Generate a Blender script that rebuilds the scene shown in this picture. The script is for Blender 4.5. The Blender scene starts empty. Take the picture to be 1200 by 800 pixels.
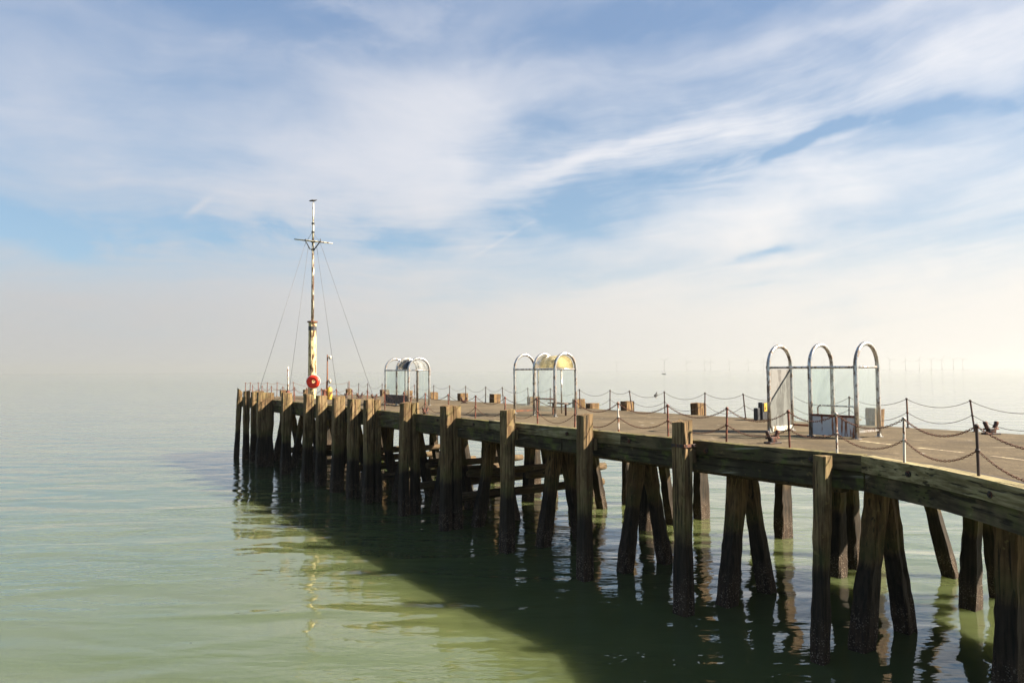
import bpy, bmesh, math, random
from mathutils import Vector, Matrix, noise as mnoise
R = math.radians
random.seed(7)
sc = bpy.context.scene
col = sc.collection

# ------------------------------------------------------------------ camera
CAMH, DECK = 5.45, 3.80
FPX = 833.0
pitch, roll = math.atan(34.3/FPX), 0.0048
F = Vector((0, math.cos(pitch), math.sin(pitch)))
U0 = Vector((0, -math.sin(pitch), math.cos(pitch)))
X0 = Vector((1, 0, 0))
RT = X0*math.cos(roll) - U0*math.sin(roll)
UP = U0*math.cos(roll) + X0*math.sin(roll)
CAM = Vector((0, 0, CAMH))
cam = bpy.data.cameras.new('camera'); co = bpy.data.objects.new('camera', cam); col.objects.link(co)
m = Matrix((RT, UP, -F)).transposed().to_4x4(); m.translation = CAM
co.matrix_world = m
cam.sensor_width = 36; cam.lens = FPX/1200*36; cam.clip_start = .1; cam.clip_end = 60000
sc.camera = co

def ray(px, py):
    return F + RT*((px-600)/FPX) + UP*((400-py)/FPX)
def at(px, py, z=DECK):
    """point of the horizontal plane z seen in the photograph at px, py"""
    d = ray(px, py); k = (z-CAMH)/d.z
    return CAM + d*k
def atY(px, py, Y):
    d = ray(px, py); return CAM + d*(Y/d.y)

# pier frame: s runs out along the pier, t across it
O = Vector((5.79, 13.47, 0))
u = Vector((-.585, .811, 0)); u.normalize()
v = Vector((u.y, -u.x, 0))
def P(s, t, z=0): return O + u*s + v*t + Vector((0, 0, z))
YAW = math.atan2(v.y, v.x)                       # local x -> v, local y -> u
T0, T1, SEND = .30, 8.2, 40.6
def s_at(px, t, py=500):
    """s on the line t=const that appears in image column px"""
    d = ray(px, py); d = Vector((d.x, d.y, 0)); 
    # CAM + k d = O + u s + v t
    b = O + v*t
    # solve k d - u s = b
    det = d.x*(-u.y) - (-u.x)*d.y
    k = (b.x*(-u.y) - (-u.x)*b.y)/det
    s = (d.x*b.y - d.y*b.x)/det
    return s
def t_at(px, s, py=460):
    d = ray(px, py); b = O + u*s
    det = d.x*(-v.y) - (-v.x)*d.y
    return (d.x*b.y - d.y*b.x)/det

# ------------------------------------------------------------------ node helpers
class N:
    """socket wrapper with arithmetic"""
    def __init__(s, nt, so): s.nt, s.so = nt, so
    def _m(a, op, b=None, c=None, clamp=False):
        n = a.nt.nodes.new('ShaderNodeMath'); n.operation = op; n.use_clamp = clamp
        for i, q in enumerate((a, b, c)):
            if q is None: continue
            if isinstance(q, N): a.nt.links.new(q.so, n.inputs[i])
            else: n.inputs[i].default_value = q
        return N(a.nt, n.outputs[0])
    def __add__(a, b): return a._m('ADD', b)
    __radd__ = __add__
    def __sub__(a, b): return a._m('SUBTRACT', b)
    def __rsub__(a, b): return (a*-1.0)+b
    def __mul__(a, b): return a._m('MULTIPLY', b)
    __rmul__ = __mul__
    def __truediv__(a, b): return a._m('DIVIDE', b)
    def pw(a, b): return a._m('POWER', b)
    def mx(a, b): return a._m('MAXIMUM', b)
    def mn(a, b): return a._m('MINIMUM', b)
    def exp(a): return a._m('EXPONENT')
    def abs(a): return a._m('ABSOLUTE')
    def cl(a): return a._m('ADD', 0.0, clamp=True)
    def ss(a, lo, hi, to0=0.0, to1=1.0):
        n = a.nt.nodes.new('ShaderNodeMapRange'); n.interpolation_type = 'SMOOTHSTEP'
        a.nt.links.new(a.so, n.inputs['Value'])
        n.inputs['From Min'].default_value = lo; n.inputs['From Max'].default_value = hi
        n.inputs['To Min'].default_value = to0; n.inputs['To Max'].default_value = to1
        return N(a.nt, n.outputs[0])
def mixc(nt, f, a, b, mode='MIX'):
    n = nt.nodes.new('ShaderNodeMix'); n.data_type = 'RGBA'; n.blend_type = mode
    for k, q in ((0, f), (6, a), (7, b)):
        if isinstance(q, N): nt.links.new(q.so, n.inputs[k])
        elif k == 0: n.inputs[0].default_value = q
        else: n.inputs[k].default_value = (*q, 1) if len(q) == 3 else q
    return N(nt, n.outputs[2])
def comb(nt, x, y, z=0.0):
    n = nt.nodes.new('ShaderNodeCombineXYZ')
    for i, q in enumerate((x, y, z)):
        if isinstance(q, N): nt.links.new(q.so, n.inputs[i])
        else: n.inputs[i].default_value = q
    return N(nt, n.outputs[0])
def sep(nt, vec):
    n = nt.nodes.new('ShaderNodeSeparateXYZ'); nt.links.new(vec.so, n.inputs[0])
    return [N(nt, o) for o in n.outputs]
def noise(nt, vec, scale, detail=4, rough=.5, dist=0.0, d4=False):
    n = nt.nodes.new('ShaderNodeTexNoise')
    nt.links.new(vec.so, n.inputs['Vector'])
    n.inputs['Scale'].default_value = scale; n.inputs['Detail'].default_value = detail
    n.inputs['Roughness'].default_value = rough; n.inputs['Distortion'].default_value = dist
    return N(nt, n.outputs['Fac'])
def voro(nt, vec, scale, out='Distance'):
    n = nt.nodes.new('ShaderNodeTexVoronoi'); nt.links.new(vec.so, n.inputs['Vector'])
    n.inputs['Scale'].default_value = scale
    return N(nt, n.outputs[out])
def vscale(nt, vec, sx, sy, sz, rz=0.0):
    n = nt.nodes.new('ShaderNodeMapping'); nt.links.new(vec.so, n.inputs['Vector'])
    n.inputs['Scale'].default_value = (sx, sy, sz); n.inputs['Rotation'].default_value = (0, 0, rz)
    return N(nt, n.outputs[0])
def mat(name):
    mt = bpy.data.materials.new(name); mt.use_nodes = True
    nt = mt.node_tree; b = nt.nodes['Principled BSDF']
    return mt, nt, b
def setin(nt, b, **kw):
    for k, q in kw.items():
        k = k.replace('_', ' ')
        if isinstance(q, N): nt.links.new(q.so, b.inputs[k])
        else: b.inputs[k].default_value = (*q, 1) if isinstance(q, tuple) and 'Radius' not in k else q
def bump(nt, b, h, strength=.5, distance=.02):
    n = nt.nodes.new('ShaderNodeBump'); n.inputs['Strength'].default_value = strength
    n.inputs['Distance'].default_value = distance
    nt.links.new(h.so, n.inputs['Height']); nt.links.new(n.outputs[0], b.inputs['Normal']); nt.links.new(n.outputs[0], b.inputs['Coat Normal'])
def geo(nt):
    n = nt.nodes.new('ShaderNodeNewGeometry'); return N(nt, n.outputs['Position']), N(nt, n.outputs['Normal'])
def objrand(nt):
    n = nt.nodes.new('ShaderNodeObjectInfo'); return N(nt, n.outputs['Random'])

# ------------------------------------------------------------------ materials
def timber(name, fresh, grey, grain_axis='z', tide=True, moss=.22, rot=0.0):
    """sea worn timber: grain, moss, tide band and barnacles by height above the water"""
    mt, nt, b = mat(name)
    pos, nor = geo(nt); x, y, z = sep(nt, pos); nx, ny, nz = sep(nt, nor)
    rnd = objrand(nt)
    off = comb(nt, rnd*37.0, rnd*91.0, rnd*13.0)
    a = nt.nodes.new('ShaderNodeVectorMath'); a.operation = 'ADD'
    nt.links.new(pos.so, a.inputs[0]); nt.links.new(off.so, a.inputs[1]); pv = N(nt, a.outputs[0])
    if grain_axis == 'z': gv = vscale(nt, pv, 14, 14, .7)
    else:                 gv = vscale(nt, vscale(nt, pv, 1, 1, 1, rot), 14, .7, 14)
    grain = noise(nt, gv, 1.0, 5, .65)
    blot = noise(nt, pv, 1.7, 4, .6)
    crack = noise(nt, vscale(nt, gv, 1.6, 1.6, 1), 1.0, 3, .5).ss(.36, .43)
    c = mixc(nt, grain.ss(.36, .66), fresh, grey)
    c = mixc(nt, blot.ss(.45, .72)*.6, c, tuple(q*.45 for q in fresh))
    c = mixc(nt, (rnd*.5), c, mixc(nt, grain, fresh, (.16, .10, .05)))
    # moss and algae
    mo = noise(nt, pv, 2.6, 5, .65).ss(.48, .66)*moss
    c = mixc(nt, mo, c, (.105, .125, .030))
    # rust / lichen touches
    li = noise(nt, pv, 7, 3, .6).ss(.62, .72)*.5
    c = mixc(nt, li, c, (.30, .23, .09))
    c = mixc(nt, (1.0-crack)*.8, c, (.012, .009, .006))
    rough = .82
    if not tide and moss > .3:                           # edge timbers: yellow lichen plus painted sunlit yellow on top, pale scrapes and stains on the face
        c = mixc(nt, noise(nt, pv, 1.1, 3, .6).ss(.40, .62)*.55, c, (.020, .016, .009))
        scr = noise(nt, vscale(nt, comb(nt, x+y, z*1.0+(x+y)*.55, 0.0), 1.6, 9, 1), 1.0, 4, .6).ss(.60, .72)
        c = mixc(nt, scr*noise(nt, pv, .8, 2, .5).ss(.42, .56)*.75, c, (.30, .29, .24))
        c = mixc(nt, nz.ss(.6, .9)*noise(nt, pv, 4, 4, .6).ss(.42, .66)*.7, c, (.25, .20, .065))  # upward faces yellower: lichen, with the sunlit top edge put into the colour
    if tide:
        line = noise(nt, pv, 2.2, 3, .6)*.55 + z
        wet = line.ss(2.20, 1.78)                       # below the tide line: black weed
        green = line.ss(2.65, 2.0)*(1.0-wet)*.55
        c = mixc(nt, green, c, (.05, .065, .018))
        wc = mixc(nt, grain.ss(.3, .7), (.010, .008, .005), (.042, .029, .018))
        c = mixc(nt, wet, c, wc)
        low = (noise(nt, pv, 3, 3, .6)*.8 + z).ss(1.35, .75)
        shell = voro(nt, pv, 25).ss(.40, .20)*noise(nt, pv, 5, 3, .6).ss(.40, .58)*low
        c = mixc(nt, low*.55, c, mixc(nt, grain.ss(.3, .7), (.030, .018, .011), (.095, .058, .034)))
        c = mixc(nt, shell*.75, c, mixc(nt, grain, (.22, .17, .12), (.40, .34, .27)))
        h = grain*.5 + crack*.5 + shell*1.2 + low*noise(nt, pv, 22, 3, .7)*1.3
    else:
        h = grain*.5 + crack*.6
    setin(nt, b, Base_Color=c, Roughness=rough, Specular_IOR_Level=.25)
    bump(nt, b, h, .9, .02)
    return mt
M = {}
M['pile'] = timber('pile_timber', (.085, .045, .018), (.285, .200, .100))
M['rake'] = timber('raking_timber', (.080, .042, .018), (.235, .140, .060), moss=.15)
M['log'] = timber('brace_timber', (.055, .036, .02), (.16, .105, .058), 'y', False, .15, -YAW+math.pi/2)
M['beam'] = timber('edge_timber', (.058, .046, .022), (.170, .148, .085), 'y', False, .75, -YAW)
M['beam_b'] = timber('edge_timber_bend', (.155, .120, .052), (.40, .335, .185), 'y', False, .28, 0.0)  # paler than the straight run: light from its facing put into the colour
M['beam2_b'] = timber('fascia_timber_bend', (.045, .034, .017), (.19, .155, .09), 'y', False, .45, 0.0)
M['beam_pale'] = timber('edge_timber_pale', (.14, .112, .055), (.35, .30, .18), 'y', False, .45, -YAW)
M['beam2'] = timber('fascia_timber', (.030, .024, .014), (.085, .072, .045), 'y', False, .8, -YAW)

def simple(name, c, rough=.6, metal=0.0, var=.25, scale=6, spec=.4, bmp=.2):
    mt, nt, b = mat(name); pos, nor = geo(nt)
    n = noise(nt, pos, scale, 5, .65)
    cc = mixc(nt, n.ss(.3, .7), tuple(q*(1-var) for q in c), tuple(min(1, q*(1+var)) for q in c))
    setin(nt, b, Base_Color=cc, Roughness=rough, Metallic=metal, Specular_IOR_Level=spec)
    if bmp: bump(nt, b, noise(nt, pos, scale*8, 3, .6), bmp, .01)
    return mt
def worn(name, paint, under, amount=.5, scale=9, rough=.55, stretch=.35):
    """paint flaking or rusting through"""
    mt, nt, b = mat(name); pos, nor = geo(nt)
    pv = vscale(nt, pos, 1, 1, stretch)
    n = noise(nt, pv, scale, 6, .68)
    f = n.ss(.62-.3*amount, .67-.3*amount)
    n2 = noise(nt, pos, scale*3, 4, .6)
    c = mixc(nt, n2, tuple(q*.8 for q in paint), tuple(min(1, q*1.1) for q in paint))
    un = mixc(nt, n2, tuple(q*.5 for q in under), tuple(q*1.3 for q in under))
    c = mixc(nt, f, c, un)
    setin(nt, b, Base_Color=c, Roughness=f*.3+rough, Specular_IOR_Level=.4)
    bump(nt, b, f*-1.0+n2*.3, .4, .006)
    return mt
M['rust'] = worn('rusty_iron', (.085, .035, .022), (.20, .07, .03), .55, 14)
M['rust_red'] = worn('red_rust_post', (.20, .055, .03), (.09, .035, .022), .5, 16)
M['white_post'] = worn('white_post_paint', (.62, .57, .50), (.22, .08, .035), .42, 13)
M['dark_post'] = worn('dark_post_paint', (.055, .035, .03), (.15, .06, .03), .3, 12)
M['chain'] = simple('chain_iron', (.115, .048, .025), .65, 0, .5, 30)
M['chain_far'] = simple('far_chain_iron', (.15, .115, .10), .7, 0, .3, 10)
M['iron'] = worn('black_iron', (.030, .022, .020), (.12, .045, .025), .42, 12)
M['mast'] = worn('mast_paint', (.60, .49, .25), (.12, .055, .022), .42, 5.5, .5, .28)
M['pole'] = worn('pole_paint', (.52, .47, .35), (.11, .06, .035), .42, 8, .5, .30)
M['wire'] = simple('stay_wire', (.10, .10, .105), .5, 0, .1, 5, bmp=0)
M['dark'] = simple('dark_metal', (.035, .035, .038), .5, 0, .3, 9)
M['yellow'] = worn('yellow_paint', (.62, .40, .045), (.12, .05, .02), .42, 10)
M['buoy'] = simple('lifebuoy_orange', (.74, .035, .012), .45, 0, .1, 4, bmp=0)
M['band'] = simple('lifebuoy_white', (.80, .79, .76), .5, 0, .05, 4, bmp=0)
M['bird'] = simple('bird_plumage', (.035, .032, .030), .7, 0, .4, 30, bmp=0)
M['beak'] = simple('bird_beak', (.25, .16, .05), .5, 0, .1, 30, bmp=0)
M['turbine'] = simple('turbine_paint', (.16, .16, .165), .5, 0, .03, .1, bmp=0)
M['board'] = worn('pale_board', (.195, .185, .172), (.14, .13, .12), .5, 3, .6, .15)
M['kick'] = worn('white_kickboard', (.72, .66, .55), (.25, .15, .08), .45, 8)
M['panel'] = worn('rust_streaked_panel', (.58, .58, .56), (.26, .10, .04), .28, 7, .55, .10)
M['wood'] = worn('bench_wood', (.22, .16, .12), (.09, .06, .045), .5, 8, .7, 3)
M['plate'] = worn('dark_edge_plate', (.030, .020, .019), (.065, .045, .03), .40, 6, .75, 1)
M['hull'] = simple('boat_hull', (.10, .11, .13), .5, 0, .1, 1, bmp=0)
M['cabin'] = simple('boat_cabin', (.5, .5, .48), .5, 0, .1, 1, bmp=0)
M['paint'] = worn('deck_line_paint', (.62, .52, .30), (.30, .23, .15), .62, 7, .7, 1)

# stainless tube, weathered
mt, nt, b = mat('weathered_steel_tube'); pos, nor = geo(nt)
n = noise(nt, vscale(nt, pos, 1, 1, .5), 9, 6, .7); f = n.ss(.49, .57)
n2 = noise(nt, pos, 30, 4, .6)
c = mixc(nt, f, mixc(nt, n2, (.42, .41, .39), (.64, .63, .60)), mixc(nt, n2, (.09, .07, .06), (.26, .19, .14)))
setin(nt, b, Base_Color=c, Metallic=(1.0-f)*.9, Roughness=f*.35+.30)
bump(nt, b, n2, .15, .004); M['tube'] = mt

def glassy(name, tint, film, filmcol):
    mt, nt, b = mat(name); out = nt.nodes['Material Output']; nt.nodes.remove(b)
    pos, nor = geo(nt)
    tr = nt.nodes.new('ShaderNodeBsdfTransparent'); tr.inputs[0].default_value = (*tint, 1)
    gl = nt.nodes.new('ShaderNodeBsdfGlossy'); gl.inputs['Roughness'].default_value = .04
    df = nt.nodes.new('ShaderNodeBsdfDiffuse'); df.inputs[0].default_value = (*filmcol, 1)
    tl = nt.nodes.new('ShaderNodeBsdfTranslucent'); tl.inputs[0].default_value = (*filmcol, 1)
    ad = nt.nodes.new('ShaderNodeMixShader'); ad.inputs[0].default_value = .5
    nt.links.new(df.outputs[0], ad.inputs[1]); nt.links.new(tl.outputs[0], ad.inputs[2])
    lw = nt.nodes.new('ShaderNodeLayerWeight'); lw.inputs[0].default_value = .5
    fr = N(nt, lw.outputs['Facing']).pw(5.0)*.92+.035
    dirt = noise(nt, vscale(nt, pos, 9, 9, .8), 1.0, 4, .6).ss(.3, .75)*film*1.2 + film*.4
    m1 = nt.nodes.new('ShaderNodeMixShader'); m2 = nt.nodes.new('ShaderNodeMixShader')
    nt.links.new(dirt.so, m1.inputs[0]); nt.links.new(tr.outputs[0], m1.inputs[1]); nt.links.new(ad.outputs[0], m1.inputs[2])
    nt.links.new(fr.so, m2.inputs[0]); nt.links.new(m1.outputs[0], m2.inputs[1]); nt.links.new(gl.outputs[0], m2.inputs[2])
    nt.links.new(m2.outputs[0], out.inputs['Surface'])
    return mt
M['glass'] = glassy('greenish_glass', (.955, .982, .975), .05, (.48, .54, .52))
M['amber'] = glassy('yellowed_roof_sheet', (.97, .90, .68), .50, (.84, .75, .50))
M['roof_shade'] = glassy('roof_sheet_painted_shade', (.16, .17, .20), .45, (.055, .06, .075))  # far roof sheet, left slope: its shade is put into the colour
M['roof_sunlit'] = glassy('roof_sheet_painted_sunlit', (.93, .93, .92), .35, (.82, .82, .80))  # right slope of the same sheet: sunlight put into the colour

# deck surface
mt, nt, b = mat('gritty_deck'); pos, nor = geo(nt)
pr = vscale(nt, pos, 1, 1, 1, -math.atan2(u.y, u.x))
big = noise(nt, pos, .55, 5, .6); strk = noise(nt, vscale(nt, pr, .35, 3.2, 1), 1.0, 5, .62)
grit = noise(nt, pos, 22, 5, .78); mid = noise(nt, pos, 4.5, 5, .65)
c = mixc(nt, big.ss(.3, .7), (.078, .057, .031), (.136, .101, .058))
c = mixc(nt, strk.ss(.48, .64)*.4, c, (.050, .036, .022))
c = mixc(nt, mid.ss(.55, .75)*.35, c, (.20, .15, .092))
c = mixc(nt, grit.ss(.50, .64)*.75, c, (.036, .026, .017))
c = mixc(nt, grit.ss(.44, .28)*.6, c, (.25, .20, .135))
stain = noise(nt, vscale(nt, pr, .5, 1.1, 1), 1.0, 6, .62, 1.2).ss(.58, .66)
c = mixc(nt, stain*.5, c, (.048, .036, .024))
c = mixc(nt, noise(nt, pos, 1.3, 6, .7, .6).ss(.60, .66)*.45, c, (.26, .205, .135))
drop = voro(nt, pos, .9).ss(.085, .055)*noise(nt, pos, 9, 3, .6).ss(.40, .55)
c = mixc(nt, drop*.7, c, (.34, .31, .25))
setin(nt, b, Base_Color=c, Roughness=.9, Specular_IOR_Level=.2)
bump(nt, b, grit+mid*.5, .5, .012); M['deck'] = mt

# ------------------------------------------------------------------ mesh builder
class MB:
    def __init__(s): s.v, s.f, s.sm = [], [], []
    def add(s, vs, fs, smooth=False):
        o = len(s.v); s.v += [Vector(q) for q in vs]
        s.f += [[i+o for i in q] for q in fs]; s.sm += [smooth]*len(fs)
    def box(s, c, sx, sy, sz, rot=0.0, bev=.0):
        """box centred at c, yawed by rot; bev chamfers the four edges along its longest side and the caps"""
        c = Vector(c); cr, sr = math.cos(rot), math.sin(rot)
        bev = min(bev, .45*min(sx, sy, sz))
        hx, hy, hz = sx/2, sy/2, sz/2
        if bev <= 0:
            vs = [(a*hx, b_*hy, d*hz) for a in (-1, 1) for b_ in (-1, 1) for d in (-1, 1)]
            fs = [(0, 1, 3, 2), (4, 6, 7, 5), (0, 4, 5, 1), (2, 3, 7, 6), (0, 2, 6, 4), (1, 5, 7, 3)]
        else:
            bm = bmesh.new(); bmesh.ops.create_cube(bm, size=1)
            for q in bm.verts: q.co = Vector((q.co.x*sx, q.co.y*sy, q.co.z*sz))
            bmesh.ops.bevel(bm, geom=bm.edges[:], offset=bev, segments=1, affect='EDGES')
            bm.verts.index_update(); vs = [q.co.copy() for q in bm.verts]
            fs = [[q.index for q in f_.verts] for f_ in bm.faces]; bm.free()
        s.add([Vector((q[0]*cr-q[1]*sr, q[0]*sr+q[1]*cr, q[2]))+c for q in vs], fs)
    def tube(s, pts, r, n=8, caps=True, smooth=True, closed=False):
        pts = [Vector(p) for p in pts]; L = len(pts)
        rr = r if isinstance(r, (list, tuple)) else [r]*L
        vs, fs = [], []; prev = None
        for i, p in enumerate(pts):
            if closed: d = pts[(i+1) % L]-pts[i-1]
            else: d = pts[min(i+1, L-1)]-pts[max(i-1, 0)]
            d.normalize()
            if prev is None:
                a = Vector((0, 0, 1)) if abs(d.z) < .9 else Vector((1, 0, 0))
                e1 = d.cross(a).normalized()
            else:
                e1 = (prev-d*prev.dot(d)).normalized()
            prev = e1; e2 = d.cross(e1)
            for k in range(n):
                an = 2*math.pi*k/n
                vs.append(p+(e1*math.cos(an)+e2*math.sin(an))*rr[i])
        for i in range(L if closed else L-1):
            j = (i+1) % L
            for k in range(n):
                fs.append((i*n+k, i*n+(k+1) % n, j*n+(k+1) % n, j*n+k))
        o = len(s.v); s.add(vs, fs, smooth)
        if caps and not closed:
            s.f.append([o+k for k in range(n)][::-1]); s.f.append([o+(L-1)*n+k for k in range(n)]); s.sm += [False, False]
    def prism(s, poly, z0, z1):
        n = len(poly)
        vs = [(p[0], p[1], z0) for p in poly]+[(p[0], p[1], z1) for p in poly]
        fs = [list(range(n))[::-1], [n+i for i in range(n)]]+[(i, (i+1) % n, n+(i+1) % n, n+i) for i in range(n)]
        s.add(vs, fs)
    def build(s, name, m, parent=None):
        me = bpy.data.meshes.new(name); me.from_pydata(s.v, [], s.f)
        me.polygons.foreach_set('use_smooth', s.sm)
        bm = bmesh.new(); bm.from_mesh(me); bmesh.ops.recalc_face_normals(bm, faces=bm.faces[:]); bm.to_mesh(me); bm.free()
        me.materials.append(m); me.update()
        o = bpy.data.objects.new(name, me); col.objects.link(o)
        if parent is not None: attach(o, parent)
        return o
def attach(o, parent):
    o.parent = parent
    o.matrix_parent_inverse = world_of(parent).inverted()
def world_of(o):
    mw = Matrix.LocRotScale(o.location, o.rotation_euler, o.scale)
    return mw if o.parent is None else world_of(o.parent) @ o.matrix_parent_inverse @ mw
def tag(o, label=None, cat=None, group=None, kind=None):
    if label: o['label'] = label
    if cat: o['category'] = cat
    if group: o['group'] = group
    if kind: o['kind'] = kind
    return o
def thing(name, loc, label, cat, group=None, rz=0.0):
    o = bpy.data.objects.new(name, None); col.objects.link(o); o.empty_display_size = .2
    o.location = loc; o.rotation_euler = (0, 0, rz)
    return tag(o, label, cat, group)
def local_part(mb, name, m, parent):
    """part whose mesh is in the parent's own coordinates"""
    o = mb.build(name, m); o.parent = parent; return o
def copy_tree(o, parent=None):
    c = o.copy(); col.objects.link(c)
    if parent is not None: c.parent = parent; c.matrix_parent_inverse = o.matrix_parent_inverse.copy()
    for ch in list(o.children): copy_tree(ch, c)
    return c

def pile(name, b0, b1, wv, wu, m, parent, seed, rough=.019, taper=.0, cap=0.0):
    """square sea-worn pile from point b0 (bottom) to b1 (top), section wv across the pier x wu along it"""
    rnd = random.Random(seed); b0, b1 = Vector(b0), Vector(b1)
    mb = MB(); vs, fs = [], []
    ax = (b1-b0).normalized(); ev = (v-ax*v.dot(ax)).normalized(); eu = ax.cross(ev)
    L = (b1-b0).length; nseg = max(4, int(L/.22)); ch = .12
    sec = [(-.5, -.5+ch), (-.5+ch, -.5), (0, -.5), (.5-ch, -.5), (.5, -.5+ch), (.5, .5-ch), (.5-ch, .5), (0, .5), (-.5+ch, .5), (-.5, .5-ch)]
    ph = rnd.random()*9; K = len(sec)
    base = [(rnd.uniform(-1, 1)*rough, rnd.uniform(-1, 1)*rough) for _ in sec]
    for i in range(nseg+1):
        f = i/nseg; p = b0+(b1-b0)*f
        worn_ = 1.0-.10*math.exp(-((p.z-1.7)/.5)**2)+.07*math.exp(-((p.z-.35)/.55)**2)-taper*(1-f)
        lx = math.sin(ph+f*3.1)*.012; ly = math.cos(ph*1.7+f*2.7)*.012
        for k, (a, c_) in enumerate(sec):
            jx = base[k][0]+rnd.uniform(-1, 1)*rough*.55; jy = base[k][1]+rnd.uniform(-1, 1)*rough*.55
            zz = Vector((0, 0, 0))
            if i == nseg: zz = ax*(rnd.uniform(-.5, .5)*.035+cap*(a))
            vs.append(p+ev*(a*wv*worn_+lx+jx)+eu*(c_*wu*worn_+ly+jy)+zz)
    for i in range(nseg):
        for k in range(K):
            fs.append((i*K+k, i*K+(k+1) % K, (i+1)*K+(k+1) % K, (i+1)*K+k))
    fs.append([nseg*K+k for k in range(K)]); fs.append([k for k in range(K)][::-1])
    mb.add(vs, fs)
    return mb.build(name, m, parent)

# ------------------------------------------------------------------ the sea
mb = MB(); ext = 14000
mb.add([(-ext, -1500, 0), (ext, -1500, 0), (ext, ext, 0), (-ext, ext, 0)], [(0, 1, 2, 3)])
mt, nt, b = mat('turbid_sea'); pos, nor = geo(nt); px_, py_, pz_ = sep(nt, pos)
patch = noise(nt, vscale(nt, pos, .020, .055, 1), 1.0, 4, .6)
cloudy = noise(nt, vscale(nt, pos, .10, .22, 1), 1.0, 4, .6)
c = mixc(nt, patch.ss(.3, .7), (.062, .083, .034), (.094, .108, .040))
c = mixc(nt, cloudy.ss(.45, .75)*.5, c, (.068, .074, .021))
w1 = noise(nt, vscale(nt, pos, .22, .55, 1, .15), 1.0, 2, .5, .4)
w2 = noise(nt, vscale(nt, pos, .75, 1.7, 1, -.2), 1.0, 3, .55, .5)
w3 = noise(nt, vscale(nt, pos, 1.9, 5.2, 1, .2), 1.0, 2, .45, .5)
w4 = noise(nt, vscale(nt, pos, 7, 17, 1, -.2), 1.0, 2, .5, .3)
amp = noise(nt, vscale(nt, pos, .06, .14, 1), 1.0, 3, .5).ss(.35, .68, .25, 1.0)
h = (w1*.12 + (w2*.022 + w3*.0165 + w4*.0009)*amp)*py_.ss(25.0, 300.0, 1.0, 1.05)
setin(nt, b, Base_Color=c, Roughness=.022, IOR=1.38, Specular_IOR_Level=.5, Coat_Weight=py_.ss(35.0, 320.0, .45, 0.0), Coat_IOR=1.38, Coat_Roughness=.02)
b.subsurface_method = 'BURLEY'
setin(nt, b, Subsurface_Weight=1.0, Subsurface_Radius=(1.0, 1.0, .7), Subsurface_Scale=1.1)
bump(nt, b, h, 1.0, 1.0)
M['sea'] = mt
sea = mb.build('sea', mt); sea['kind'] = 'structure'

# ------------------------------------------------------------------ the pier
pier = thing('timber_pier', P(0, 4, 0), 'long timber pier on dark barnacled piles with brown gritty deck standing in the green sea', 'pier')
nearpts = [at(px, py) for px, py in ((976, 531.2), (1010, 536.5), (1050, 543.8), (1098, 552), (1146, 562.5), (1200, 576))]
near_edge = [P(SEND, T0), P(20, T0), P(8, T0), P(2.0, T0)]+[Vector((p.x, p.y, 0)) for p in nearpts[1:]]+[Vector((6.85, 7.5, 0)), Vector((6.85, 4.0, 0))]
far_edge = [Vector((14.6, 4.0, 0)), Vector((14.6, 13.5, 0)), P(-3.5, T1), P(SEND, T1)]
def offset(path, d):
    out = []
    for i, p in enumerate(path):
        a = path[max(i-1, 0)]; c_ = path[min(i+1, len(path)-1)]
        t_ = (c_-a); t_.z = 0; t_.normalize(); out.append(p+Vector((-t_.y, t_.x, 0))*d)
    return out                                           # positive d: to the left of the direction of travel (onto the deck)
def strip(path, d0, d1, z0, z1):
    """solid band following a path, between offsets d0 and d1 and heights z0..z1"""
    a, b_ = offset(path, d0), offset(path, d1); n_ = len(path); vs = []; fs = []
    for i in range(n_):
        vs += [Vector((a[i].x, a[i].y, z0)), Vector((b_[i].x, b_[i].y, z0)), Vector((b_[i].x, b_[i].y, z1)), Vector((a[i].x, a[i].y, z1))]
    for i in range(n_-1):
        for k in range(4): fs.append((i*4+k, i*4+(k+1) % 4, i*4+4+(k+1) % 4, i*4+4+k))
    fs += [(0, 1, 2, 3), (n_*4-4, n_*4-3, n_*4-2, n_*4-1)]
    q = MB(); q.add(vs, fs); return q
def densify(path, step=.8):
    out = []
    for a, b_ in zip(path[:-1], path[1:]):
        n_ = max(1, int((b_-a).length/step))
        out += [a+(b_-a)*(i/n_) for i in range(n_)]
    return out+[path[-1]]
ne = densify(near_edge, 1.1)
# deck
d_in = [Vector((p.x, p.y, 0)) for p in offset(ne, .30)]
mb = MB(); mb.prism([(p.x, p.y) for p in d_in]+[(p.x, p.y) for p in far_edge], DECK-.22, DECK)
mb.build('deck', M['deck'], pier)
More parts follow.
